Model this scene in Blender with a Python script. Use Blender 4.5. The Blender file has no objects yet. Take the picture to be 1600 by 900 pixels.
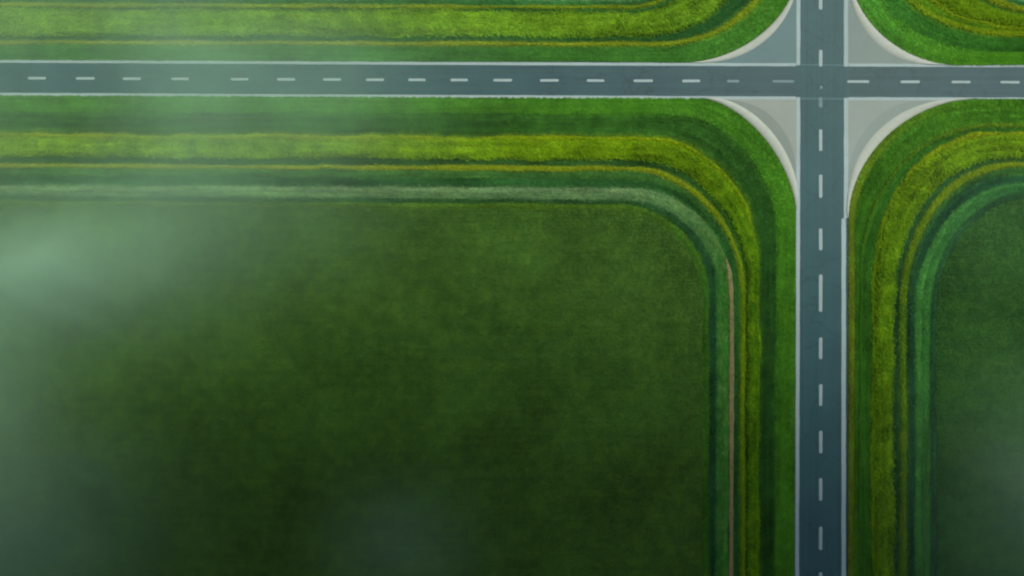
import bpy, math, random
import numpy as np
from mathutils import Vector, Matrix, noise as mnoise

random.seed(7)
rng = np.random.default_rng(7)
scene = bpy.context.scene
C = scene.collection

# ------------------------------------------------------------------ camera
PPM = 10.0                       # photo pixels per metre on the ground (a 7 m wide carriageway)
CAM_H = 110.0
cam = bpy.data.objects.new('camera', bpy.data.cameras.new('camera'))
C.objects.link(cam)
cam.location = (0, 0, CAM_H)     # looking straight down, image up = +Y
cam.data.sensor_width = 36.0
cam.data.lens = 36.0 * CAM_H / (1600.0 / PPM)
cam.data.clip_start = 0.5
cam.data.clip_end = 8000
cam.data.dof.use_dof = True      # the photograph is slightly soft all over
cam.data.dof.focus_distance = 86.0
cam.data.dof.aperture_fstop = 0.03
scene.camera = cam

# ------------------------------------------------------------------ sky, sun, exposure
SUN_EL, SUN_AZ = math.radians(56), math.radians(50)       # azimuth from +Y towards +X
sdir = Vector((math.sin(SUN_AZ) * math.cos(SUN_EL), math.cos(SUN_AZ) * math.cos(SUN_EL), math.sin(SUN_EL)))
world = bpy.data.worlds.new('World')
scene.world = world
world.use_nodes = True
wn = world.node_tree
for n in list(wn.nodes):
    wn.nodes.remove(n)
wo = wn.nodes.new('ShaderNodeOutputWorld')
wb = wn.nodes.new('ShaderNodeBackground')
ws = wn.nodes.new('ShaderNodeTexSky')
ws.sky_type = 'NISHITA'
ws.sun_disc = False
ws.sun_elevation = SUN_EL
ws.sun_rotation = SUN_AZ
ws.air_density = 1.0
ws.dust_density = 3.0
wb.inputs['Strength'].default_value = 0.05
wn.links.new(ws.outputs[0], wb.inputs['Color'])
wn.links.new(wb.outputs[0], wo.inputs['Surface'])

sun = bpy.data.objects.new('sun', bpy.data.lights.new('sun', 'SUN'))
C.objects.link(sun)
sun.data.energy = 2.4
sun.data.angle = math.radians(10)
sun.data.color = (1.0, 0.95, 0.86)
sun.rotation_euler = sdir.to_track_quat('Z', 'Y').to_euler()
sun.location = sdir * 500

scene.view_settings.view_transform = 'Standard'
scene.view_settings.look = 'None'
scene.view_settings.gamma = 1.0
scene.view_settings.use_curve_mapping = False
scene.view_settings.exposure = 0.85
scene.cycles.use_denoising = True
scene.cycles.volume_bounces = 2
scene.cycles.max_bounces = 6
scene.cycles.filter_width = 1.8

# ------------------------------------------------------------------ helpers
K = 1.85     # photo value (linear) per unit of albedo in full light

KG = 1.2     # the same for grass, whose blades shade each other


def lin(c):
    c = c / 255.0
    return c / 12.92 if c <= 0.04045 else ((c + 0.055) / 1.055) ** 2.4


def alb(rgb, k=None):
    k = k or K
    return tuple(min(0.8, lin(v) / k) for v in rgb)


def X(px):
    return (px - 800.0) / PPM


def Y(py):
    return (450.0 - py) / PPM


def tag(o, label=None, cat=None, group=None, kind=None):
    if label:
        o['label'] = label
    if cat:
        o['category'] = cat
    if group:
        o['group'] = group
    if kind:
        o['kind'] = kind
    return o


def mesh_np(name, V, F, mat, parent=None, uv=None, uv2=None, smooth=False, uv3=None):
    """V (n,3); F (m,k) index array with constant k; uv per vertex"""
    V = np.asarray(V, np.float32)
    F = np.asarray(F, np.int32)
    me = bpy.data.meshes.new(name)
    m, k = F.shape
    me.vertices.add(len(V))
    me.vertices.foreach_set('co', V.ravel())
    me.loops.add(m * k)
    me.loops.foreach_set('vertex_index', F.ravel())
    me.polygons.add(m)
    me.polygons.foreach_set('loop_start', np.arange(0, m * k, k, dtype=np.int32))
    if smooth:
        me.polygons.foreach_set('use_smooth', np.ones(m, dtype=bool))
    for nm, d in (('run', uv), ('info', uv2), ('rim', uv3)):
        if d is not None:
            l = me.uv_layers.new(name=nm)
            l.data.foreach_set('uv', np.asarray(d, np.float32)[F.ravel()].ravel())
    me.update(calc_edges=True)
    me.validate()
    me.materials.append(mat)
    o = bpy.data.objects.new(name, me)
    C.objects.link(o)
    if parent:
        o.parent = parent
    return o


def grid_faces(nu, nv):
    i = np.arange(nu - 1)[:, None] * nv + np.arange(nv - 1)[None, :]
    return np.stack([i, i + 1, i + nv + 1, i + nv], -1).reshape(-1, 4)


# smooth value noise on arrays
_tab = rng.random((256, 256))


def vnoise(x, y):
    x = np.asarray(x, float); y = np.asarray(y, float)
    xi = np.floor(x).astype(int); yi = np.floor(y).astype(int)
    fx = x - xi; fy = y - yi
    fx = fx * fx * (3 - 2 * fx); fy = fy * fy * (3 - 2 * fy)
    g = lambda a, b: _tab[a & 255, b & 255]
    return (g(xi, yi) * (1 - fx) + g(xi + 1, yi) * fx) * (1 - fy) + (g(xi, yi + 1) * (1 - fx) + g(xi + 1, yi + 1) * fx) * fy


def fbm(x, y, o=4):
    s = 0; a = 0.5; t = 0
    for k in range(o):
        s = s + a * vnoise(x * 2 ** k + 17.3 * k, y * 2 ** k + 5.1 * k); t += a; a *= 0.5
    return s / t


# ------------------------------------------------------------------ materials
def new_mat(name):
    m = bpy.data.materials.new(name)
    m.use_nodes = True
    nt = m.node_tree
    for n in list(nt.nodes):
        nt.nodes.remove(n)
    out = nt.nodes.new('ShaderNodeOutputMaterial')
    b = nt.nodes.new('ShaderNodeBsdfPrincipled')
    nt.links.new(b.outputs[0], out.inputs['Surface'])
    return m, nt, b, out


def nd(nt, t, **kw):
    n = nt.nodes.new(t)
    for k, v in kw.items():
        setattr(n, k, v)
    return n


def math_n(nt, op, a, b=None, c=None):
    n = nd(nt, 'ShaderNodeMath', operation=op)
    for i, v in enumerate((a, b, c)):
        if v is None:
            continue
        if isinstance(v, (int, float)):
            n.inputs[i].default_value = v
        else:
            nt.links.new(v, n.inputs[i])
    return n.outputs[0]


def noise_n(nt, vec, scale, detail=3.0, rough=0.55):
    n = nd(nt, 'ShaderNodeTexNoise')
    n.inputs['Scale'].default_value = scale
    n.inputs['Detail'].default_value = detail
    n.inputs['Roughness'].default_value = rough
    nt.links.new(vec, n.inputs['Vector'])
    return n.outputs['Fac']


def mix_col(nt, fac, a, b, blend='MIX'):
    n = nd(nt, 'ShaderNodeMix', data_type='RGBA', blend_type=blend)
    for sock, v in ((n.inputs['Factor'], fac), (n.inputs['A'] if False else n.inputs[6], a), (n.inputs[7], b)):
        if isinstance(v, (int, float)):
            sock.default_value = v
        elif isinstance(v, tuple):
            sock.default_value = (*v[:3], 1.0)
        else:
            nt.links.new(v, sock)
    return n.outputs[2]


def scale_col(nt, col, fac):
    n = nd(nt, 'ShaderNodeVectorMath', operation='SCALE')
    nt.links.new(col, n.inputs[0])
    nt.links.new(fac, n.inputs['Scale'])
    return n.outputs[0]


_gm = {}


def grass_mat(name, ca, cb=None, cy=None, streak=0.5, patch=0.45, rnd=0.35, seed=0.0, yamt=0.5, before=None, after=None, soft=0.7):
    """grass or crop: colour ca on the side-road leg, cb on the main-road leg of a strip, cy = odd patches"""
    cb = cb or ca
    cy = cy or tuple(min(0.6, v * f) for v, f in zip(ca, (1.45, 1.2, 0.8)))
    m, nt, b, out = new_mat(name)
    uv = nd(nt, 'ShaderNodeUVMap', uv_map='run').outputs[0]
    info = nd(nt, 'ShaderNodeUVMap', uv_map='info').outputs[0]
    sp = nd(nt, 'ShaderNodeSeparateXYZ'); nt.links.new(info, sp.inputs[0])
    geo = nd(nt, 'ShaderNodeNewGeometry').outputs['Position']
    off = nd(nt, 'ShaderNodeVectorMath', operation='ADD'); nt.links.new(geo, off.inputs[0]); off.inputs[1].default_value = (seed * 13.7, seed * 7.1, 0)
    pos = off.outputs[0]
    st = nd(nt, 'ShaderNodeVectorMath', operation='MULTIPLY'); nt.links.new(uv, st.inputs[0]); st.inputs[1].default_value = (0.03, 0.85, 0)
    st2 = nd(nt, 'ShaderNodeVectorMath', operation='ADD'); nt.links.new(st.outputs[0], st2.inputs[0]); st2.inputs[1].default_value = (seed * 3.3, seed * 5.9, 0)
    ns = noise_n(nt, st2.outputs[0], 1.6, 4.0, 0.75)
    nb = noise_n(nt, pos, 0.07, 3.0, 0.6)
    np_ = noise_n(nt, pos, 0.45, 4.0, 0.6)
    col = mix_col(nt, sp.outputs[0], ca, cb)
    if before or after:
        # species of the neighbouring strips creep in along the two rims
        rim = nd(nt, 'ShaderNodeUVMap', uv_map='rim').outputs[0]
        rs = nd(nt, 'ShaderNodeSeparateXYZ'); nt.links.new(rim, rs.inputs[0])
        wob = math_n(nt, 'MULTIPLY_ADD', noise_n(nt, pos, 0.8, 3.0, 0.6), 1.6 * soft, -0.8 * soft)
        for nb_, o_ in ((before, rs.outputs[0]), (after, rs.outputs[1])):
            if nb_:
                d_ = math_n(nt, 'DIVIDE', math_n(nt, 'ADD', o_, wob), soft)
                f_ = nd(nt, 'ShaderNodeMapRange', interpolation_type='SMOOTHSTEP')
                nt.links.new(d_, f_.inputs['Value'])
                f_.inputs['From Min'].default_value = -0.8; f_.inputs['From Max'].default_value = 1.0
                f_.inputs['To Min'].default_value = 0.55; f_.inputs['To Max'].default_value = 0.0
                col = mix_col(nt, f_.outputs[0], col, mix_col(nt, sp.outputs[0], nb_[0], nb_[1]))
    yf = math_n(nt, 'MULTIPLY_ADD', np_, 3.2, -1.35)
    yf = math_n(nt, 'MULTIPLY', nd_clamp(nt, yf), yamt)
    col = mix_col(nt, yf, col, cy)
    v = math_n(nt, 'MULTIPLY_ADD', ns, 2 * streak, 1.0 - streak)
    v = math_n(nt, 'ADD', v, math_n(nt, 'MULTIPLY_ADD', nb, 2 * patch, -patch))
    v = math_n(nt, 'ADD', v, math_n(nt, 'MULTIPLY_ADD', np_, patch, -patch * 0.5))
    v = math_n(nt, 'ADD', v, math_n(nt, 'MULTIPLY_ADD', sp.outputs[1], rnd, -rnd * 0.5))
    v = math_n(nt, 'MAXIMUM', v, 0.15)
    col = scale_col(nt, col, v)
    nt.links.new(col, b.inputs['Base Color'])
    b.inputs['Roughness'].default_value = 0.9
    b.inputs['Specular IOR Level'].default_value = 0.05
    return m


def nd_clamp(nt, v):
    n = nd(nt, 'ShaderNodeClamp')
    nt.links.new(v, n.inputs[0])
    return n.outputs[0]


def asphalt_mat(name, col, axis):
    """worn bitumen: aggregate grain, wheel tracks along the run, patches and fine cracks"""
    m, nt, b, out = new_mat(name)
    pos = nd(nt, 'ShaderNodeNewGeometry').outputs['Position']
    sc = (3.2, 0.02, 0) if axis == 'y' else (0.02, 3.2, 0)
    st = nd(nt, 'ShaderNodeVectorMath', operation='MULTIPLY'); nt.links.new(pos, st.inputs[0]); st.inputs[1].default_value = sc
    track = noise_n(nt, st.outputs[0], 0.55, 4.0, 0.6)
    patch = noise_n(nt, pos, 0.12, 4.0, 0.6)
    grain = noise_n(nt, pos, 9.0, 3.0, 0.7)
    v = math_n(nt, 'MULTIPLY_ADD', track, 0.62, 0.69)
    v = math_n(nt, 'ADD', v, math_n(nt, 'MULTIPLY_ADD', patch, 0.5, -0.25))
    v = math_n(nt, 'ADD', v, math_n(nt, 'MULTIPLY_ADD', grain, 0.35, -0.175))
    rgb = nd(nt, 'ShaderNodeRGB'); rgb.outputs[0].default_value = (*col, 1)
    c = scale_col(nt, rgb.outputs[0], v)
    # hairline cracks
    vo = nd(nt, 'ShaderNodeTexVoronoi', feature='DISTANCE_TO_EDGE'); vo.inputs['Scale'].default_value = 0.11
    wv = nd(nt, 'ShaderNodeVectorMath', operation='ADD'); nt.links.new(pos, wv.inputs[0])
    nz = nd(nt, 'ShaderNodeTexNoise'); nz.inputs['Scale'].default_value = 0.4; nt.links.new(pos, nz.inputs['Vector'])
    ws_ = nd(nt, 'ShaderNodeVectorMath', operation='SCALE'); nt.links.new(nz.outputs['Color'], ws_.inputs[0]); ws_.inputs['Scale'].default_value = 3.0
    nt.links.new(ws_.outputs[0], wv.inputs[1]); nt.links.new(wv.outputs[0], vo.inputs['Vector'])
    cr = nd_clamp(nt, math_n(nt, 'MULTIPLY_ADD', vo.outputs['Distance'], 60.0, 0.0))
    c = scale_col(nt, c, math_n(nt, 'MULTIPLY_ADD', cr, 0.18, 0.82))
    nt.links.new(c, b.inputs['Base Color'])
    b.inputs['Roughness'].default_value = 0.5
    b.inputs['Specular IOR Level'].default_value = 0.085
    bp = nd(nt, 'ShaderNodeBump'); bp.inputs['Strength'].default_value = 0.35; bp.inputs['Distance'].default_value = 0.02
    nt.links.new(grain, bp.inputs['Height']); nt.links.new(bp.outputs[0], b.inputs['Normal'])
    return m


def mineral_mat(name, col, var=0.35, under=None, wear=0.0, scale=0.8, stain=0.25):
    """concrete, paint or soil: mottled, with worn spots that show what lies under"""
    m, nt, b, out = new_mat(name)
    pos = nd(nt, 'ShaderNodeNewGeometry').outputs['Position']
    n1 = noise_n(nt, pos, scale, 5.0, 0.65)
    n2 = noise_n(nt, pos, 0.16, 3.0, 0.6)
    n3 = noise_n(nt, pos, 5.0, 3.0, 0.7)
    v = math_n(nt, 'MULTIPLY_ADD', n1, var, 1.0 - var * 0.5)
    v = math_n(nt, 'ADD', v, math_n(nt, 'MULTIPLY_ADD', n2, 2 * stain, -stain))
    v = math_n(nt, 'ADD', v, math_n(nt, 'MULTIPLY_ADD', n3, var * 0.6, -var * 0.3))
    rgb = nd(nt, 'ShaderNodeRGB'); rgb.outputs[0].default_value = (*col, 1)
    c = scale_col(nt, rgb.outputs[0], v)
    if under:
        f = nd_clamp(nt, math_n(nt, 'MULTIPLY_ADD', noise_n(nt, pos, 1.7, 5.0, 0.7), 5.0, -3.1 + wear * 2))
        c = mix_col(nt, math_n(nt, 'MULTIPLY', f, 0.75), c, under)
    nt.links.new(c, b.inputs['Base Color'])
    b.inputs['Roughness'].default_value = 0.8
    b.inputs['Specular IOR Level'].default_value = 0.25
    return m


# ------------------------------------------------------------------ boundaries
# A boundary runs along the side road, rounds the corner and follows the main road.
# y0 = its height (photo px) at the frame side, yh near the corner, xv at the corner, x1 at the frame's
# far end; rx, ry, p = superellipse of the corner.
NH, NC, NV = 260, 90, 200


def boundary(sx, sy, y0, yh, xv, x1, rx, ry, p=2.0, wig=0.12, seed=0):
    """sx = -1 field lies to the left, +1 right; sy = +1 field lies below, -1 above (px)"""
    cx, cy = xv + sx * rx, yh + sy * ry
    far = -1300 if sx < 0 else 2900
    edge = 0 if sx < 0 else 1600
    xs = np.linspace(far, cx, NH, endpoint=False)
    t = (xs - edge) / (cx - edge)
    t = np.clip(t, -0.3, 1)
    ys = y0 + (yh - y0) * t
    th = np.linspace(math.pi / 2, 0, NC, endpoint=False)
    ax = np.abs(np.cos(th)) ** (2 / p); ay = np.abs(np.sin(th)) ** (2 / p)
    xc = cx - sx * rx * ax; yc = cy - sy * ry * ay
    fary = 2200 if sy > 0 else -1300
    yv = np.linspace(cy, fary, NV)
    endy = 900 if sy > 0 else -300
    tv = np.clip((yv - cy) / (endy - cy), 0, 1.3)
    xv_ = xv + (x1 - xv) * tv
    P = np.concatenate([np.stack([xs, ys], 1), np.stack([xc, yc], 1), np.stack([xv_, yv], 1)])
    P = np.stack([X(P[:, 0]), Y(P[:, 1])], 1)
    if wig:
        d = np.gradient(P, axis=0)
        d /= np.linalg.norm(d, axis=1)[:, None] + 1e-9
        s = np.concatenate([[0], np.cumsum(np.linalg.norm(np.diff(P, axis=0), axis=1))])
        w = (fbm(s * 0.22, np.full_like(s, seed * 3.7 + 0.5), 4) - 0.5) * 2 * wig * 2
        P = P + np.stack([-d[:, 1], d[:, 0]], 1) * w[:, None]
    return P


WV = np.concatenate([np.zeros(NH), np.linspace(0, 1, NC), np.ones(NV)])       # 0 side-road leg, 1 main-road leg


def in_view(p, m=160):
    return (np.abs(p[:, 0]) < 80 + m / PPM) & (np.abs(p[:, 1]) < 45 + m / PPM)


def blade_mesh(name, P, z, uvs, infos, mat, parent, reach, height, width, nb=5, rims=None):
    """clumps of pointed leaves rooted at P"""
    n = len(P)
    if n == 0:
        return None
    ang = rng.random((n, nb)) * 2 * math.pi
    r = reach * (0.55 + 0.9 * rng.random((n, nb)))
    h = height * (0.45 + 0.9 * rng.random((n, nb)))
    w = width * (0.7 + 0.6 * rng.random((n, nb)))
    dx, dy = np.cos(ang), np.sin(ang)
    V = np.empty((n, nb, 3, 3), np.float32)
    bx = P[:, 0][:, None]; by = P[:, 1][:, None]; bz = z[:, None]
    V[:, :, 0, 0] = bx - dy * w; V[:, :, 0, 1] = by + dx * w; V[:, :, 0, 2] = bz + h * 0.55
    V[:, :, 1, 0] = bx + dy * w; V[:, :, 1, 1] = by - dx * w; V[:, :, 1, 2] = bz + h * 0.55
    V[:, :, 2, 0] = bx + dx * r; V[:, :, 2, 1] = by + dy * r; V[:, :, 2, 2] = bz + h
    V = V.reshape(-1, 3)
    F = np.arange(len(V), dtype=np.int32).reshape(-1, 3)
    uv = np.repeat(uvs, nb * 3, axis=0)
    inf = np.repeat(infos, nb * 3, axis=0)
    return tag(mesh_np(name, V, F, mat, parent, uv, inf, False, None if rims is None else np.repeat(rims, nb * 3, axis=0)), kind='stuff')


def strip(name, label, cat, A, B, mat, top=0.15, dens=16, reach=0.24, height=0.18, width=0.05, ragged=0.25, nx=6, lump=0.06, leaf='grass_blades', kerb_side=False):
    """ground between two boundaries: a slightly humped, uneven bank and the blades growing on it"""
    nu = len(A)
    t = np.linspace(0, 1, nx)
    P = A[:, None, :] * (1 - t)[None, :, None] + B[:, None, :] * t[None, :, None]
    mid = (A + B) / 2
    s = np.concatenate([[0], np.cumsum(np.linalg.norm(np.diff(mid, axis=0), axis=1))])
    wid = np.linalg.norm(B - A, axis=1)
    prof = np.sin(np.pi * t) ** 0.45
    amp = np.minimum(1.0, wid / 0.6)[:, None]
    Z = 0.02 + prof[None, :] * amp * (top + lump * 2 * (fbm(P[:, :, 0] * 0.7, P[:, :, 1] * 0.7) - 0.5))
    V = np.concatenate([P, Z[:, :, None]], 2).reshape(-1, 3)
    uv = np.stack([np.repeat(s, nx), (t[None, :] * wid[:, None]).ravel()], 1)
    info = np.stack([np.repeat(WV, nx), np.full(nu * nx, 0.4)], 1)
    rimd = np.stack([(t[None, :] * wid[:, None]).ravel(), ((1 - t)[None, :] * wid[:, None]).ravel()], 1)
    o = mesh_np(name, V, grid_faces(nu, nx), mat, None, uv, info, True, rimd)
    tag(o, label, cat, kind='stuff' if name == 'grass_verge' else None)
    # blades
    seg = np.linalg.norm(np.diff(mid, axis=0), axis=1) * (wid[1:] + wid[:-1]) * 0.5
    vis = in_view(mid)[1:]
    seg = seg * vis
    n = int(seg.sum() * dens)
    if n > 0:
        k = rng.choice(len(seg), n, p=seg / seg.sum())
        f = rng.random(n); tt = rng.random(n)
        a = A[k] * (1 - f)[:, None] + A[k + 1] * f[:, None]
        b = B[k] * (1 - f)[:, None] + B[k + 1] * f[:, None]
        w = np.linalg.norm(b - a, axis=1)
        spill = ragged * rng.normal(size=n) * 0.5 / np.maximum(w, 0.3)
        te = np.clip(tt + spill, -ragged / np.maximum(w, 0.5), 1 + ragged / np.maximum(w, 0.5))
        if kerb_side:            # mown clean along the paved edge
            te = np.maximum(te, 0.15 / np.maximum(w, 0.5))
        p = a * (1 - te)[:, None] + b * te[:, None]
        z = 0.02 + np.sin(np.pi * np.clip(tt, 0.02, 0.98)) ** 0.45 * np.minimum(1, w / 0.6) * top * 0.9
        uvs = np.stack([s[k] * (1 - f) + s[k + 1] * f, tt * w], 1)
        inf = np.stack([WV[k] * (1 - f) + WV[k + 1] * f, rng.random(n)], 1)
        blade_mesh(leaf, p, z, uvs, inf, mat, o, reach, height, width, rims=np.stack([np.clip(te, 0, 1) * w, (1 - np.clip(te, 0, 1)) * w], 1))
    return o


def field(name, label, B, sx, sy, mat, dens=14):
    """the crop field inside the last boundary: quad fan to its far corner, gently rolling, full of leaves"""
    far = np.array([X(-1300 if sx < 0 else 2900), Y(2200 if sy > 0 else -1300)])
    nx = 60
    t = np.linspace(0, 1, nx) ** 1.5
    # move each boundary point straight away from the side road (or main road) towards the far edges
    T = np.empty_like(B)
    T[:, 0] = np.where(WV < 0.5, B[:, 0], far[0]); T[:, 1] = np.where(WV < 0.5, far[1], B[:, 1])
    # diagonal inside the corner
    c0, c1 = B[NH], B[NH + NC]
    for i in range(NC):
        T[NH + i] = far
    # side-road leg ends on the diagonal towards far; main-road leg likewise
    a = np.linspace(0, 1, NH)[:, None]
    T[:NH] = (1 - a) * np.array([far[0], far[1]]) + a * far
    T[:NH, 0] = np.linspace(far[0], far[0], NH)
    T[:NH, 0] = far[0]; T[:NH, 1] = np.linspace(B[0, 1], far[1], NH)
    T[NH + NC:, 1] = far[1]; T[NH + NC:, 0] = np.linspace(far[0], B[-1, 0], NV)
    P = B[:, None, :] * (1 - t)[None, :, None] + T[:, None, :] * t[None, :, None]
    Z = 0.02 + np.minimum(1, t * 40)[None, :] * (0.10 + 0.06 * (fbm(P[:, :, 0] * 0.3, P[:, :, 1] * 0.3) - 0.5))
    V = np.concatenate([P, Z[:, :, None]], 2).reshape(-1, 3)
    info = np.tile([0.0, 0.4], (len(V), 1))
    uv = P.reshape(-1, 2)
    o = mesh_np(name, V, grid_faces(len(B), nx), mat, None, uv, info, smooth=True)
    tag(o, label, 'field', kind='structure')
    # leaves in drilled rows, parallel to the side road
    m = 16
    x0, x1 = (-80 - m, B[-1, 0] if True else 0) if sx < 0 else (B[-1, 0], 80 + m)
    y0, y1 = (-45 - m, B[0, 1]) if sy > 0 else (B[0, 1], 45 + m)
    n = int(max(0, (x1 - x0)) * max(0, (y1 - y0)) * dens)
    if n > 0:
        p = np.stack([x0 + rng.random(n) * (x1 - x0), y0 + rng.random(n) * (y1 - y0)], 1)
        row = 0.55
        yy = np.round(p[:, 1] / row) * row + rng.normal(size=n) * 0.10
        p[:, 1] = np.where(rng.random(n) < 0.75, yy, p[:, 1])
        # drop points outside the rounded corner
        bc = B[NH - 1:NH + NC + 1]
        bx = np.sort(bc[:, 0]); order = np.argsort(bc[:, 0])
        lim = np.interp(p[:, 0], bc[order, 0], bc[order, 1])
        hor = np.interp(p[:, 0], np.sort(B[:NH, 0]), B[:NH, 1][np.argsort(B[:NH, 0])])
        inside_c = (p[:, 0] > bc[:, 0].min()) & (p[:, 0] < bc[:, 0].max())
        lim = np.where(inside_c, lim, hor)
        ok = (p[:, 1] < lim - 0.05) if sy > 0 else (p[:, 1] > lim + 0.05)
        vx = np.interp(p[:, 1], B[NH + NC:, 1][::-1] if sy > 0 else B[NH + NC:, 1], B[NH + NC:, 0][::-1] if sy > 0 else B[NH + NC:, 0])
        ok &= (p[:, 0] < vx - 0.05) if sx < 0 else (p[:, 0] > vx + 0.05)
        p = p[ok]
        inf = np.stack([np.zeros(len(p)), rng.random(len(p))], 1)
        blade_mesh('crop_leaves', p, np.full(len(p), 0.10), p, inf, mat, o, 0.21, 0.10, 0.055)
    return o


# ------------------------------------------------------------------ ground
gm = mineral_mat('far_meadow', alb((58, 96, 34)), 0.5, None, 0, 0.05, 0.4)
g = mesh_np('ground', [(-3000, -3000, -0.03), (3000, -3000, -0.03), (3000, 3000, -0.03), (-3000, 3000, -0.03)], [(0, 1, 2, 3)], gm)
tag(g, kind='structure')

# ------------------------------------------------------------------ roads
ASPH = alb((63, 103, 106), 2.0)
road_m = asphalt_mat('asphalt_main', ASPH, 'y')
side_m = asphalt_mat('asphalt_side', alb((69, 102, 106), 2.0), 'x')
paint = mineral_mat('road_paint', alb((174, 197, 195)), 0.2, tuple(v * 2.2 for v in ASPH), 0.1, 1.2, 0.12)
faint = mineral_mat('worn_paint', alb((126, 156, 156)), 0.3, ASPH, 0.2, 1.2, 0.15)
seam_m = mineral_mat('joint_sealant', alb((90, 126, 128)), 0.3, None, 0, 1.0, 0.2)


def ribbon(name, L, R, z, mat, parent=None):
    L = np.asarray(L, float); R = np.asarray(R, float)
    n = len(L)
    V = np.empty((n * 2, 3))
    V[0::2, :2] = L; V[1::2, :2] = R; V[:, 2] = z
    return mesh_np(name, V, grid_faces(n, 2), mat, parent)


def pxl(pts):
    pts = list(pts)
    return np.stack([X(np.array([p[0] for p in pts], float)), Y(np.array([p[1] for p in pts], float))], 1)


def y_top(x):      # upper border of the side road (px)
    return np.interp(x, [-1300, 0, 700, 1245, 1325, 1600, 2900], [93, 98, 101.5, 103.5, 104, 105, 108])


def y_bot(x):
    return np.interp(x, [-1300, 0, 700, 1245, 1325, 1600, 2900], [140, 145, 148.5, 151, 152, 152.5, 155])


xs = np.linspace(-1300, 2900, 160)
# the side road lies a little below the main road's wearing course
side_road = ribbon('side_road', pxl([(x, y_top(x) - 8) for x in xs]), pxl([(x, y_bot(x) + 7) for x in xs]), 0.022, side_m)
tag(side_road, kind='structure')
main_pts_l = [(1243, -1300), (1243, 0), (1242, 340), (1241, 900), (1239, 2200)]
main_pts_r = [(1327, -1300), (1327, 0), (1326, 330), (1325, 345), (1324, 900), (1323, 2200)]
yy = np.array([-1300, -600, 0, 100, 200, 330, 345, 500, 700, 900, 1500, 2200.0])
ml = np.interp(yy, [p[1] for p in main_pts_l], [p[0] for p in main_pts_l])
mr = np.interp(yy, [p[1] for p in main_pts_r], [p[0] for p in main_pts_r])
main_road = ribbon('main_road', pxl(zip(ml, yy)), pxl(zip(mr, yy)), 0.028, road_m)
tag(main_road, kind='structure')


def paint_line(parent, fl, fr, a, b, n, z, mat, name='edge_line', jit=0.5, along='y'):
    """an edge line between two curves given in px, with slightly uneven borders"""
    s = np.linspace(a, b, n)
    j1 = (fbm(s * 0.05, np.full(n, 3.3 + a)) - 0.5) * 2 * jit
    j2 = (fbm(s * 0.05, np.full(n, 9.1 + b)) - 0.5) * 2 * jit
    if along == 'y':
        L = [(fl(v) + j, v) for v, j in zip(s, j1)]; R = [(fr(v) + j, v) for v, j in zip(s, j2)]
    else:
        L = [(v, fl(v) + j) for v, j in zip(s, j1)]; R = [(v, fr(v) + j) for v, j in zip(s, j2)]
    return ribbon(name, pxl(L), pxl(R), z, mat, parent)


lx = lambda y: np.interp(y, [-1300, 153, 900, 2200], [1244.5, 1244.5, 1242.5, 1240])
# west edge of the main road
for a, b, n in ((-1300, 102, 120), (152, 2200, 220)):
    paint_line(main_road, lx, lambda y: lx(y) + 5.8, a, b, n, 0.034, paint)
# east edge, with a small jog where the turning lane ends
paint_line(main_road, lambda y: 1318.5, lambda y: 1325, -1300, 104, 120, 0.034, paint)
paint_line(main_road, lambda y: 1318.5, lambda y: 1325, 153, 341, 40, 0.034, paint)
paint_line(main_road, lambda y: 1314.8, lambda y: 1321.5, 341.5, 2200, 200, 0.034, paint)
# side road edges
for a, b, n in ((-1300, 1243.5, 240), (1325.6, 2900, 140)):
    paint_line(side_road, lambda x: y_top(x) - 4.6, y_top, a, b, n, 0.0335, paint, along='x')
    paint_line(side_road, y_bot, lambda x: y_bot(x) + 4.6, a, b, n, 0.0335, paint, along='x')


def dash(parent, x0, y0, x1, y1, mat, z):
    """one painted dash with rounded, slightly worn corners"""
    cx, cy = (x0 + x1) / 2, (y0 + y1) / 2
    hx, hy = (x1 - x0) / 2, (y1 - y0) / 2
    r = min(hx, hy) * 0.7
    pts = []
    for qx, qy, a0 in ((1, 1, 0), (-1, 1, 90), (-1, -1, 180), (1, -1, 270)):
        for k in range(4):
            a = math.radians(a0 + 30 * k)
            pts.append((cx + qx * (hx - r) + r * math.cos(a) + random.uniform(-.25, .25), cy + qy * (hy - r) + r * math.sin(a) + random.uniform(-.25, .25)))
    P = pxl(pts)
    V = [(p[0], p[1], z) for p in P]
    return mesh_np('lane_dash', V, [list(range(len(V)))[::-1]], mat, parent)


VD = [(-20, 15), (78, 104), (152, 168), (202, 236), (273, 309), (357, 391), (429, 487), (527, 561), (600, 634), (673, 708), (747, 782), (823, 859), (894, 930)]
VD += [(966 + 73 * k, 1002 + 73 * k) for k in range(8)] + [(-92 - 73 * k, -56 - 73 * k) for k in range(8)]
for a, b in VD:
    dash(main_road, 1279.6, a, 1284.8, b, faint if a == 152 else paint, 0.034)
dash(main_road, 1281, 134, 1285, 139, faint, 0.034)
HD = [(44, 72), (119, 148), (192, 220), (268, 295), (361, 388), (433, 461), (505, 533), (572, 600), (638, 665), (704, 731), (771, 800), (844, 873), (917, 944), (990, 1020), (1066, 1094), (1136, 1155), (1207, 1241), (1324, 1358), (1407, 1437), (1487, 1516), (1563, 1593)]
HD += [(-32 - 75 * k, -4 - 75 * k) for k in range(8)] + [(1640 + 77 * k, 1669 + 77 * k) for k in range(8)]
for a, b in HD:
    m = (a + b) / 2
    yc = np.interp(m, [-600, 58, 500, 1000, 1330, 2300], [119, 122.3, 124.3, 126.2, 127.6, 131])
    dash(side_road, a, yc - 1.95, b, yc + 1.95, faint if a in (1136, 1207) else paint, 0.0335)
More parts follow.
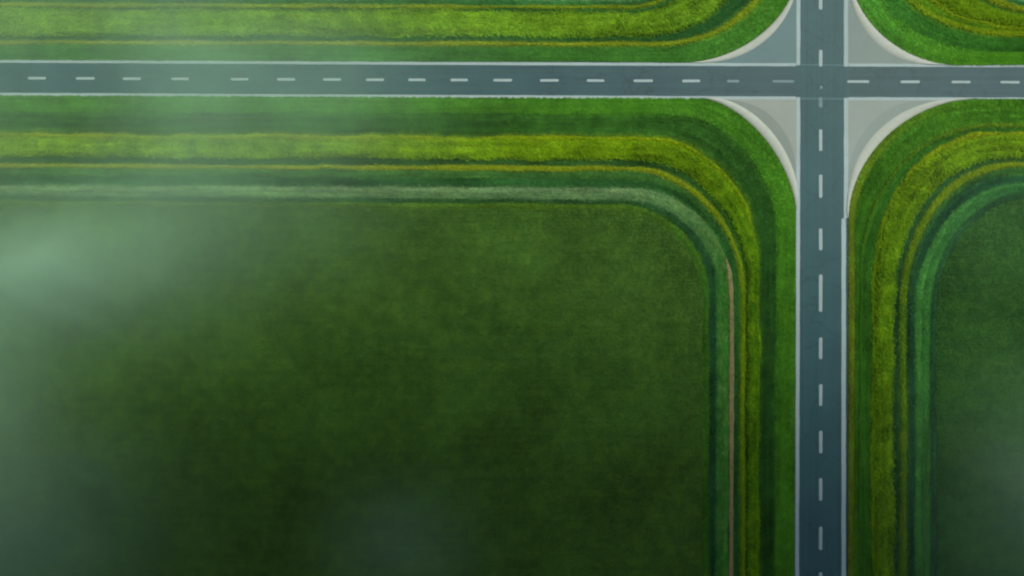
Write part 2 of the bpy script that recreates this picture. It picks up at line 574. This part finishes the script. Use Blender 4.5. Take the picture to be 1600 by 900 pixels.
# sealed construction joints across the crossing
for y0, y1 in ((100.0, 102.5), (152.6, 155.4)):
    o = ribbon('pavement_joint', pxl([(1251.5, y0), (1318, y0 + .5)]), pxl([(1251.5, y1), (1318, y1 + .5)]), 0.031, seam_m, main_road)

# ------------------------------------------------------------------ corner aprons with kerbs
conc = mineral_mat('kerb_concrete', alb((193, 204, 190)), 0.18, None, 0, 0.9, 0.10)
soil = mineral_mat('soil_edge', alb((98, 104, 36)), 0.5, None, 0, 1.2, 0.2)


def corner_curve(sx, sy, xv, yh, rx, ry, p, n=NC + 1):
    cx, cy = xv + sx * rx, yh + sy * ry
    th = np.linspace(math.pi / 2, 0, n)
    ax = np.abs(np.cos(th)) ** (2 / p); ay = np.abs(np.sin(th)) ** (2 / p)
    return pxl(list(zip(cx - sx * rx * ax, cy - sy * ry * ay)))


def apron(label, sx, sy, corner, outer, inner, arc, col, col2):
    """paved corner: slab next to the crossing, turning band, raised kerb along the grass"""
    O = corner_curve(sx, sy, *outer); I = corner_curve(sx, sy, *inner)
    c = pxl([corner])[0]
    m1 = mineral_mat('apron_surface', alb(col), 0.16, None, 0, 0.5, 0.07)
    m2 = mineral_mat('apron_turning_band', alb(col2), 0.16, None, 0, 0.5, 0.07)
    e0 = np.array([O[0][0], c[1]]); e1 = np.array([c[0], O[-1][1]])
    # surface: rows from the two straight legs out to the kerb
    n = len(O)
    T = np.linspace(0, 1, n)
    leg = np.where((T < 0.5)[:, None], e0 + (c - e0) * (2 * T)[:, None], c + (e1 - c) * (2 * T - 1)[:, None])
    Oin = O + (I - O) * 0.3
    nx = 5
    t = np.linspace(0, 1, nx)
    P = leg[:, None, :] * (1 - t)[None, :, None] + Oin[:, None, :] * t[None, :, None]
    V = np.concatenate([P, np.full(P.shape[:2] + (1,), 0.030)], 2).reshape(-1, 3)
    o = mesh_np('corner_apron', V, grid_faces(n, nx), m1)
    tag(o, label, 'pavement', kind='structure')
    if arc:
        A = corner_curve(sx, sy, *arc)
        ok = slice(2, -2)
        ribbon('turning_band', A[ok], (O + (I - O) * 0.2)[ok], 0.0325, m2, o)
    # kerb: a low raised stone band with sloping sides
    w = np.linalg.norm(I - O, axis=1)
    prof = np.array([(0.0, 0.0), (0.12, 0.12), (0.88, 0.13), (1.0, 0.0)])
    P = O[:, None, :] + (I - O)[:, None, :] * prof[None, :, 0, None]
    Z = 0.02 + prof[None, :, 1] * np.minimum(1, w / 0.4)[:, None]
    V = np.concatenate([P, Z[:, :, None]], 2).reshape(-1, 3)
    # straight joints every two metres or so, by cutting the kerb into stones
    s = np.concatenate([[0], np.cumsum(np.linalg.norm(np.diff(O, axis=0), axis=1))])
    cuts = [0] + [int(np.searchsorted(s, d)) for d in np.arange(2.0, s[-1] - 1, 2.0)] + [n - 1]
    V4 = V.reshape(n, 4, 3)
    for a, b in zip(cuts[:-1], cuts[1:]):
        if b <= a:
            continue
        seg = V4[a:b + 1].copy()
        for e, q in ((0, 1), (-1, -2)):
            d = seg[q] - seg[e]
            seg[e] += d / (np.linalg.norm(d, axis=1)[:, None] + 1e-6) * 0.006
        seg[:, 1:3, 2] += random.uniform(-0.006, 0.006)
        mesh_np('kerb_stone', seg.reshape(-1, 3), grid_faces(len(seg), 4), conc, o)
    # earth edge between kerb and turf
    d = I - O
    N = d / (w[:, None] + 1e-6)
    ribbon('earth_edge', I + N * 0.0, I + N * 0.28, 0.026, soil, o)
    return o


SWin = (1243.5, 153.5, 150, 178, 1.68); SWout = (1246, 153, 131, 148, 1.72)
NWin = (1244, 97.5, 172, 140, 1.82); NWout = (1247, 98.5, 150, 143, 2.0)
NEin = (1327, 102, 170, 152, 1.9); NEout = (1323.5, 101, 128, 141, 2.0)
SEin = (1325.5, 154, 204, 190, 1.94); SEout = (1322.5, 153.5, 186, 176, 2.15)
apron('pale grey corner apron with a curved darker band, beside the dirt track corner', -1, 1, (1246, 153), SWout, SWin, (1243, 158, 96, 106, 1.9), (161, 174, 163), (143, 158, 148))
apron('blue grey corner apron, the darkest of the four', -1, -1, (1246, 101), NWout, NWin, None, (112, 142, 142), (112, 142, 142))
apron('grey green corner apron behind the broad pale kerb', 1, -1, (1322, 102), NEout, NEin, None, (140, 160, 152), (140, 160, 152))
apron('pale grey corner apron with a faint curved band behind the thin kerb', 1, 1, (1322, 153), SEout, SEin, (1325, 158, 110, 120, 1.9), (158, 174, 165), (148, 166, 157))

# ------------------------------------------------------------------ planted strips of the four corners
DK = dict(top=0.05, reach=0.17, height=0.10, width=0.045, ragged=0.5, dens=20)
VG = dict(top=0.08, reach=0.17, height=0.12, width=0.045, ragged=0.45, dens=20)
CR = dict(top=0.35, reach=0.20, height=0.22, width=0.06, ragged=0.35, lump=0.25, dens=30, nx=9)
LN = dict(top=0.14, reach=0.17, height=0.18, width=0.045, ragged=0.25, dens=30, nx=4)


def build_corner(sx, sy, bounds, strips, place):
    Bs = [boundary(sx, sy, *b[:6], p=(b[6] if len(b) > 6 else 2.0), wig=(0.03 if i == 0 else 0.24 if 'crop_strip' in (strips[min(i, len(strips) - 1)][0], strips[i - 1][0]) else 0.12), seed=i + 10 * sx + 3 * sy) for i, b in enumerate(bounds)]
    for i, (nm, lab, cat, ca, cb, kw, mk) in enumerate(strips):
        mk = dict(mk, soft=min(mk['soft'], 0.38 * max(0.25, (abs(bounds[i + 1][1] - bounds[i][1]) + abs(bounds[i + 1][2] - bounds[i][2])) / 2 / PPM)))
        pr = strips[i - 1] if i > 0 else None
        nx_ = strips[i + 1] if i + 1 < len(strips) else None
        mat = grass_mat(nm + '_colour', alb(ca, KG), alb(cb, KG), seed=i * 1.7 + sx * 5 + sy * 2.3,
                        before=pr and (alb(pr[3], KG), alb(pr[4], KG)), after=nx_ and (alb(nx_[3], KG), alb(nx_[4], KG)), **mk)
        strip(nm, lab + ' ' + place, cat, Bs[i], Bs[i + 1], mat, kerb_side=(i == 0), **kw)
    return Bs


M_V = dict(streak=0.85, patch=0.6, rnd=0.25, yamt=0.35, soft=1.5)
M_D = dict(streak=1.1, patch=0.85, rnd=0.25, yamt=0.2, soft=1.2)
M_C = dict(streak=1.2, patch=0.85, rnd=0.35, yamt=0.4, soft=0.7)
M_L = dict(streak=0.4, patch=0.5, rnd=0.3, yamt=0.1, soft=0.35)

# --- south-west: the big field with the dirt track
SWp = 'at the dirt track corner'
SW = build_corner(-1, 1, [
    (148.5, 153.5, 1243.5, 1241, 150, 178, 1.68),
    (174, 179, 1213, 1210, 165, 192),
    (209, 214, 1187, 1184, 173, 205),
    (214, 220, 1183, 1180, 173, 203),
    (244, 250, 1168, 1166, 178, 204),
    (256, 260, 1165, 1164, 180, 202),
    (262, 267, 1157, 1157, 178, 196),
    (274, 280, 1153, 1152, 172, 176),
    (289, 294, 1139, 1138, 162, 150),
    (297, 303, 1129, 1128, 156, 140),
    (306, 312, 1119, 1118, 148, 138),
    (313, 319, 1108, 1107, 142, 144),
    (320, 327, 1098, 1097, 138, 150),
], [
    ('grass_verge', 'bright green mown verge beside both roads', 'grass', (64, 120, 30), (58, 112, 26), VG, M_V),
    ('grass_verge', 'dark green grass belt outside the yellow crop band', 'grass', (46, 90, 30), (34, 74, 26), DK, M_D),
    ('crop_strip', 'thin yellow outer rim of the crop band', 'crop', (124, 150, 14), (86, 128, 14), LN, M_L),
    ('crop_strip', 'ragged yellow green crop band', 'crop', (102, 142, 16), (72, 118, 16), CR, M_C),
    ('grass_strip', 'narrow dark furrow grass inside the yellow green band', 'grass', (44, 82, 34), (46, 88, 26), DK, M_D),
    ('grass_strip', 'thin straw yellow grass line inside the yellow green band', 'grass', (122, 142, 26), (98, 130, 18), LN, M_L),
    ('grass_strip', 'mid green grass strip inside the straw line', 'grass', (56, 100, 42), (48, 96, 32), VG, M_D),
    ('grass_strip', 'deep green grass strip outside the pale grey stripe', 'grass', (38, 82, 38), (36, 84, 34), DK, M_D),
    ('grass_strip', 'pale grey green outer half of the cut grass stripe', 'grass', (96, 130, 84), (58, 118, 40), VG, M_V),
    ('grass_strip', 'grey green inner half of the cut grass stripe', 'grass', (82, 118, 72), (48, 104, 40), VG, M_V),
    ('grass_strip', 'dark bluish grass furrow inside the pale stripe', 'grass', (38, 78, 38), (30, 70, 38), DK, M_D),
    ('grass_strip', 'olive green headland edge of the big dark field', 'grass', (64, 98, 28), (50, 98, 28), VG, M_V),
], SWp)
SWf = grass_mat('field_crop_colour', alb((55, 90, 33), KG), None, alb((70, 98, 26), KG), streak=0.25, patch=0.6, rnd=0.16, yamt=0.4, seed=2.2)
field('field', 'large dark green crop field bordered by the brown dirt track', SW[-1], -1, 1, SWf)

# the dirt track
tr = [(1133, 402), (1136.5, 412), (1139.5, 425), (1141.5, 445), (1143, 480), (1143, 540), (1142.5, 640), (1142.5, 760), (1142, 900), (1141, 1300), (1140, 2200)]
ty = np.concatenate([np.linspace(402, 480, 30), np.linspace(484, 2200, 300)])
tx = np.interp(ty, [p[1] for p in tr], [p[0] for p in tr])
hw = np.interp(ty, [402, 420, 480, 900], [0.8, 3.0, 4.4, 4.0]) + (fbm(ty * 0.04, np.full_like(ty, 4.4)) - 0.5) * 3
track_m = mineral_mat('track_soil', alb((146, 136, 88)), 0.5, alb((92, 104, 50)), 0.35, 0.9, 0.25)
nx = 7
t = np.linspace(-1, 1, nx)
PX = tx[:, None] + hw[:, None] * t[None, :]
PZ = 0.20 - 0.05 * np.abs(np.abs(t) - 0.5)[None, :] * 2 + 0.05 * (fbm(PX * 0.2, ty[:, None] * 0.2 + 0 * PX) - 0.5)
PZ[:, 0] = 0.0; PZ[:, -1] = 0.0
V = np.stack([X(PX), Y(ty[:, None] + 0 * PX), PZ], 2).reshape(-1, 3)
o = mesh_np('dirt_track', V, grid_faces(len(ty), nx), track_m, smooth=True)
tag(o, 'narrow brown dirt track along the edge of the big dark field', 'path', kind='structure')

# --- south-east
SEp = 'at the thin kerb corner'
SE = build_corner(1, 1, [
    (154, 154, 1325.5, 1325, 204, 190, 1.94),
    (166, 166, 1334.5, 1334.5, 205, 200, 2.05),
    (194, 194, 1343, 1341, 210, 240, 2.15),
    (199, 199, 1345, 1343, 210, 244, 2.15),
    (206, 206, 1361, 1361, 202, 276, 2.3),
    (212, 211, 1366, 1366, 198, 268, 2.3),
    (247, 247, 1395, 1396, 186, 242, 2.15),
    (253, 253, 1405, 1405, 182, 236, 2.15),
    (262, 261, 1416, 1417, 176, 226, 2.1),
    (273, 273, 1422, 1422, 172, 215, 2.1),
    (286, 286, 1429, 1429, 168, 205, 2.05),
    (293, 293, 1441, 1440, 160, 196, 2.05),
    (301, 301, 1453, 1452, 154, 188, 2.0),
    (309, 309, 1462, 1463, 148, 182, 2.0),
], [
    ('grass_verge', 'green mown verge edge turning yellowish beside the main road', 'grass', (66, 122, 26), (92, 112, 26), VG, M_V),
    ('grass_verge', 'broad bright green verge', 'grass', (62, 116, 26), (50, 100, 24), VG, M_V),
    ('grass_strip', 'faint light green line in the verge', 'grass', (88, 126, 24), (52, 102, 24), LN, M_L),
    ('grass_verge', 'dark green belt outside the yellow crop band', 'grass', (44, 94, 24), (44, 92, 24), DK, M_D),
    ('crop_strip', 'thin yellow outer rim of the crop band', 'crop', (128, 150, 14), (80, 120, 14), LN, M_L),
    ('crop_strip', 'broad yellow green crop band', 'crop', (98, 138, 14), (80, 120, 16), CR, M_C),
    ('grass_strip', 'dark furrow grass inside the yellow green band', 'grass', (42, 86, 34), (30, 66, 36), DK, M_D),
    ('grass_strip', 'thin yellow grass line inside the yellow green band', 'grass', (116, 142, 18), (78, 116, 20), LN, M_L),
    ('grass_strip', 'mid green strip inside the thin yellow line', 'grass', (52, 100, 38), (32, 70, 40), VG, M_D),
    ('grass_strip', 'deep bluish green grass strip outside the lighter stripe', 'grass', (30, 76, 44), (28, 68, 42), DK, M_D),
    ('grass_strip', 'light green outer half of the cut grass stripe', 'grass', (56, 116, 54), (56, 112, 46), VG, M_V),
    ('grass_strip', 'mid green inner half of the cut grass stripe', 'grass', (44, 98, 48), (52, 108, 46), VG, M_V),
    ('grass_strip', 'dark green furrow at the edge of the small field', 'grass', (34, 74, 40), (30, 68, 38), DK, M_D),
], SEp)
SEf = grass_mat('field_crop_colour', alb((41, 80, 33), KG), None, alb((56, 96, 30), KG), streak=0.25, patch=0.6, rnd=0.16, yamt=0.4, seed=5.2)
field('field', 'dark green crop field behind the thin kerb corner', SE[-1], 1, 1, SEf)

# --- north-west
NWp = 'at the blue apron corner'
NW = build_corner(-1, -1, [
    (94, 97.5, 1244, 1244, 172, 140, 1.82),
    (69.5, 72.5, 1226, 1222, 206, 196, 2.2),
    (63.5, 66.5, 1220, 1216, 206, 196, 2.2),
    (55, 58.5, 1188, 1184, 190, 180, 2.0),
    (14, 19, 1118, 1112, 130, 140),
    (11, 14.5, 1110, 1106, 128, 136),
    (4.5, 9.5, 1104, 1100, 126, 134),
    (-4, 1, 1094, 1090, 118, 126),
    (-14, -10, 1082, 1078, 110, 118),
], [
    ('grass_verge', 'green mown verge', 'grass', (58, 112, 40), (66, 124, 28), VG, M_V),
    ('grass_strip', 'thin straw yellow line next to the mown verge', 'grass', (126, 148, 32), (108, 140, 20), LN, M_L),
    ('grass_strip', 'dark green belt inside the straw line', 'grass', (42, 88, 38), (34, 80, 38), DK, M_D),
    ('crop_strip', 'broad yellow green crop band', 'crop', (100, 144, 30), (74, 120, 30), CR, M_C),
    ('grass_strip', 'narrow dark furrow grass inside the crop band', 'grass', (46, 90, 36), (42, 88, 36), DK, M_D),
    ('grass_strip', 'thin yellow line inside the crop band', 'grass', (116, 142, 28), (104, 134, 24), LN, M_L),
    ('grass_strip', 'dark green strip inside the thin yellow line', 'grass', (44, 94, 44), (40, 86, 40), DK, M_D),
    ('grass_strip', 'pale grey green cut grass stripe', 'grass', (90, 128, 80), (80, 120, 70), VG, M_V),
], NWp)
NWf = grass_mat('field_crop_colour', alb((54, 92, 30), KG), None, alb((70, 98, 26), KG), streak=0.25, patch=0.6, rnd=0.16, yamt=0.4, seed=8.2)
field('field', 'dark green crop field behind the blue grey apron corner', NW[-1], -1, -1, NWf, dens=10)

# --- north-east
NEp = 'at the broad kerb corner'
NE = build_corner(1, -1, [
    (102, 102, 1327, 1327, 170, 152, 1.9),
    (82, 82, 1362, 1362, 200, 140, 2.1),
    (56, 56, 1388, 1388, 212, 118, 2.2),
    (50, 50, 1396, 1396, 210, 116, 2.2),
    (46, 46, 1420, 1420, 190, 112, 2.2),
    (41, 41, 1430, 1430, 184, 108, 2.2),
    (26, 26, 1482, 1482, 150, 100, 2.1),
    (22, 22, 1490, 1490, 146, 98, 2.1),
    (15, 15, 1500, 1500, 142, 96, 2.1),
    (9, 9, 1512, 1512, 134, 92, 2.0),
    (3, 3, 1520, 1520, 128, 88, 2.0),
    (-4, -4, 1530, 1530, 120, 84, 2.0),
], [
    ('grass_verge', 'bright green mown verge', 'grass', (70, 130, 28), (72, 140, 48), VG, M_V),
    ('grass_verge', 'darker green belt outside the yellow crop band', 'grass', (44, 96, 28), (54, 114, 38), DK, M_D),
    ('crop_strip', 'thin yellow outer rim of the crop band', 'crop', (118, 146, 18), (104, 140, 24), LN, M_L),
    ('crop_strip', 'green gap between the two yellow rims', 'crop', (80, 124, 18), (76, 122, 22), VG, M_C),
    ('crop_strip', 'thin yellow inner rim of the crop band', 'crop', (118, 146, 18), (108, 142, 20), LN, M_L),
    ('crop_strip', 'yellow green crop band', 'crop', (98, 138, 16), (96, 136, 20), CR, M_C),
    ('grass_strip', 'narrow dark furrow grass inside the crop band', 'grass', (48, 92, 30), (46, 90, 30), DK, M_D),
    ('grass_strip', 'thin yellow line inside the crop band', 'grass', (122, 144, 26), (116, 140, 24), LN, M_L),
    ('grass_strip', 'dark green strip inside the thin yellow line', 'grass', (42, 96, 46), (42, 92, 44), DK, M_D),
    ('grass_strip', 'pale grey green cut grass stripe', 'grass', (88, 138, 92), (80, 130, 84), VG, M_V),
    ('grass_strip', 'dark furrow inside the pale stripe', 'grass', (44, 92, 50), (44, 90, 48), DK, M_D),
], NEp)
NEf = grass_mat('field_crop_colour', alb((58, 104, 50), KG), None, alb((80, 124, 70), KG), streak=0.25, patch=0.6, rnd=0.16, yamt=0.4, seed=9.2)
field('field', 'green crop field behind the broad pale kerb corner', NE[-1], 1, -1, NEf, dens=10)

# ------------------------------------------------------------------ drifting ground mist
def volume_mat(name, density, color, aniso):
    m = bpy.data.materials.new(name)
    m.use_nodes = True
    nt = m.node_tree
    for n in list(nt.nodes):
        nt.nodes.remove(n)
    out = nt.nodes.new('ShaderNodeOutputMaterial')
    v = nt.nodes.new('ShaderNodeVolumePrincipled')
    v.inputs['Density Attribute'].default_value = ''
    v.inputs['Density'].default_value = density
    v.inputs['Color'].default_value = (*color, 1)
    v.inputs['Anisotropy'].default_value = aniso
    nt.links.new(v.outputs[0], out.inputs['Volume'])
    return m


# (px x, px y, radius x, radius y, thickness in metres at its middle)
MIST = [(150, 420, 100, 60, 6.5), (90, 430, 190, 110, 5.2), (0, 560, 100, 170, 3.8), (10, 800, 190, 160, 3.5), (290, 345, 200, 95, 3.8), (430, 180, 160, 110, 2.6), (320, 40, 80, 150, 2.6),
        (520, 130, 100, 90, 1.4), (620, 850, 100, 80, 1.8), (1620, 780, 130, 150, 2.9), (20, 110, 380, 160, 3.9), (620, 110, 200, 70, 0.6), (1290, 110, 160, 100, 0.25), (1540, 320, 110, 110, 0.4)]
gx = np.arange(-130, 131, 1.25); gy = np.arange(-85, 86, 1.25)
GX, GY = np.meshgrid(gx, gy, indexing='ij')
H = np.zeros_like(GX)
for mx, my, rx, ry, a in MIST:
    H += a * np.exp(-(((GX - X(mx)) / (rx / PPM)) ** 2 + ((GY - Y(my)) / (ry / PPM)) ** 2) * 0.9)
wx = fbm(GX * 0.03 + 3, GY * 0.03 + 8) * 30; wy = fbm(GX * 0.03 + 40, GY * 0.03 + 9) * 30
H *= 0.35 + 1.3 * fbm((GX + wx) * 0.035 + 11, (GY + wy) * 0.05 + 2, 4)
H = np.maximum(H, 0.004)
nu, nv = GX.shape
top = np.stack([GX, GY, 0.9 + H], 2).reshape(-1, 3)
bot = np.stack([GX, GY, np.full_like(GX, 0.9)], 2).reshape(-1, 3)
F1 = grid_faces(nu, nv)
F1 = F1[:, ::-1]
F2 = F1[:, ::-1] + nu * nv
idx = np.arange(nu * nv).reshape(nu, nv)
ring = np.concatenate([idx[:, 0], idx[-1, 1:], idx[-2::-1, -1], idx[0, -2:0:-1]])
r2 = np.roll(ring, -1)
F3 = np.stack([ring, ring + nu * nv, r2 + nu * nv, r2], 1)
mist_m = volume_mat('mist_air', 0.066, (0.70, 1.0, 0.78), 0.1)
o = mesh_np('mist', np.concatenate([top, bot]), np.concatenate([F1, F2, F3]), mist_m)
tag(o, 'thin white mist drifting low over the fields and the side road', 'mist', kind='stuff')

# ------------------------------------------------------------------ the cloud added out of view to darken the fields
alt = 220.0
aim = Vector((0, -64, 0))
cc = aim + sdir * (alt / sdir.z)
import bmesh
bm = bmesh.new()
bmesh.ops.create_icosphere(bm, subdivisions=5, radius=1.0)
for v in bm.verts:
    d = mnoise.fractal(v.co * 1.3 + Vector((3, 1, 7)), 1.0, 2.0, 4)
    k = 1.0 + 0.22 * d
    v.co = Vector((v.co.x * 130 * k, v.co.y * 62 * k, v.co.z * (30 if v.co.z > 0 else 14) * k))
me = bpy.data.meshes.new('shade_cloud')
bm.to_mesh(me); bm.free()
me.materials.append(volume_mat('shade_cloud_vapour', 0.075, (0.98, 0.98, 0.98), 0.4))
cl = bpy.data.objects.new('shade_cloud', me)
C.objects.link(cl)
cl.location = cc
tag(cl, 'unseen white vapour added above the fields to shade them', 'shade_cloud', kind='stuff')
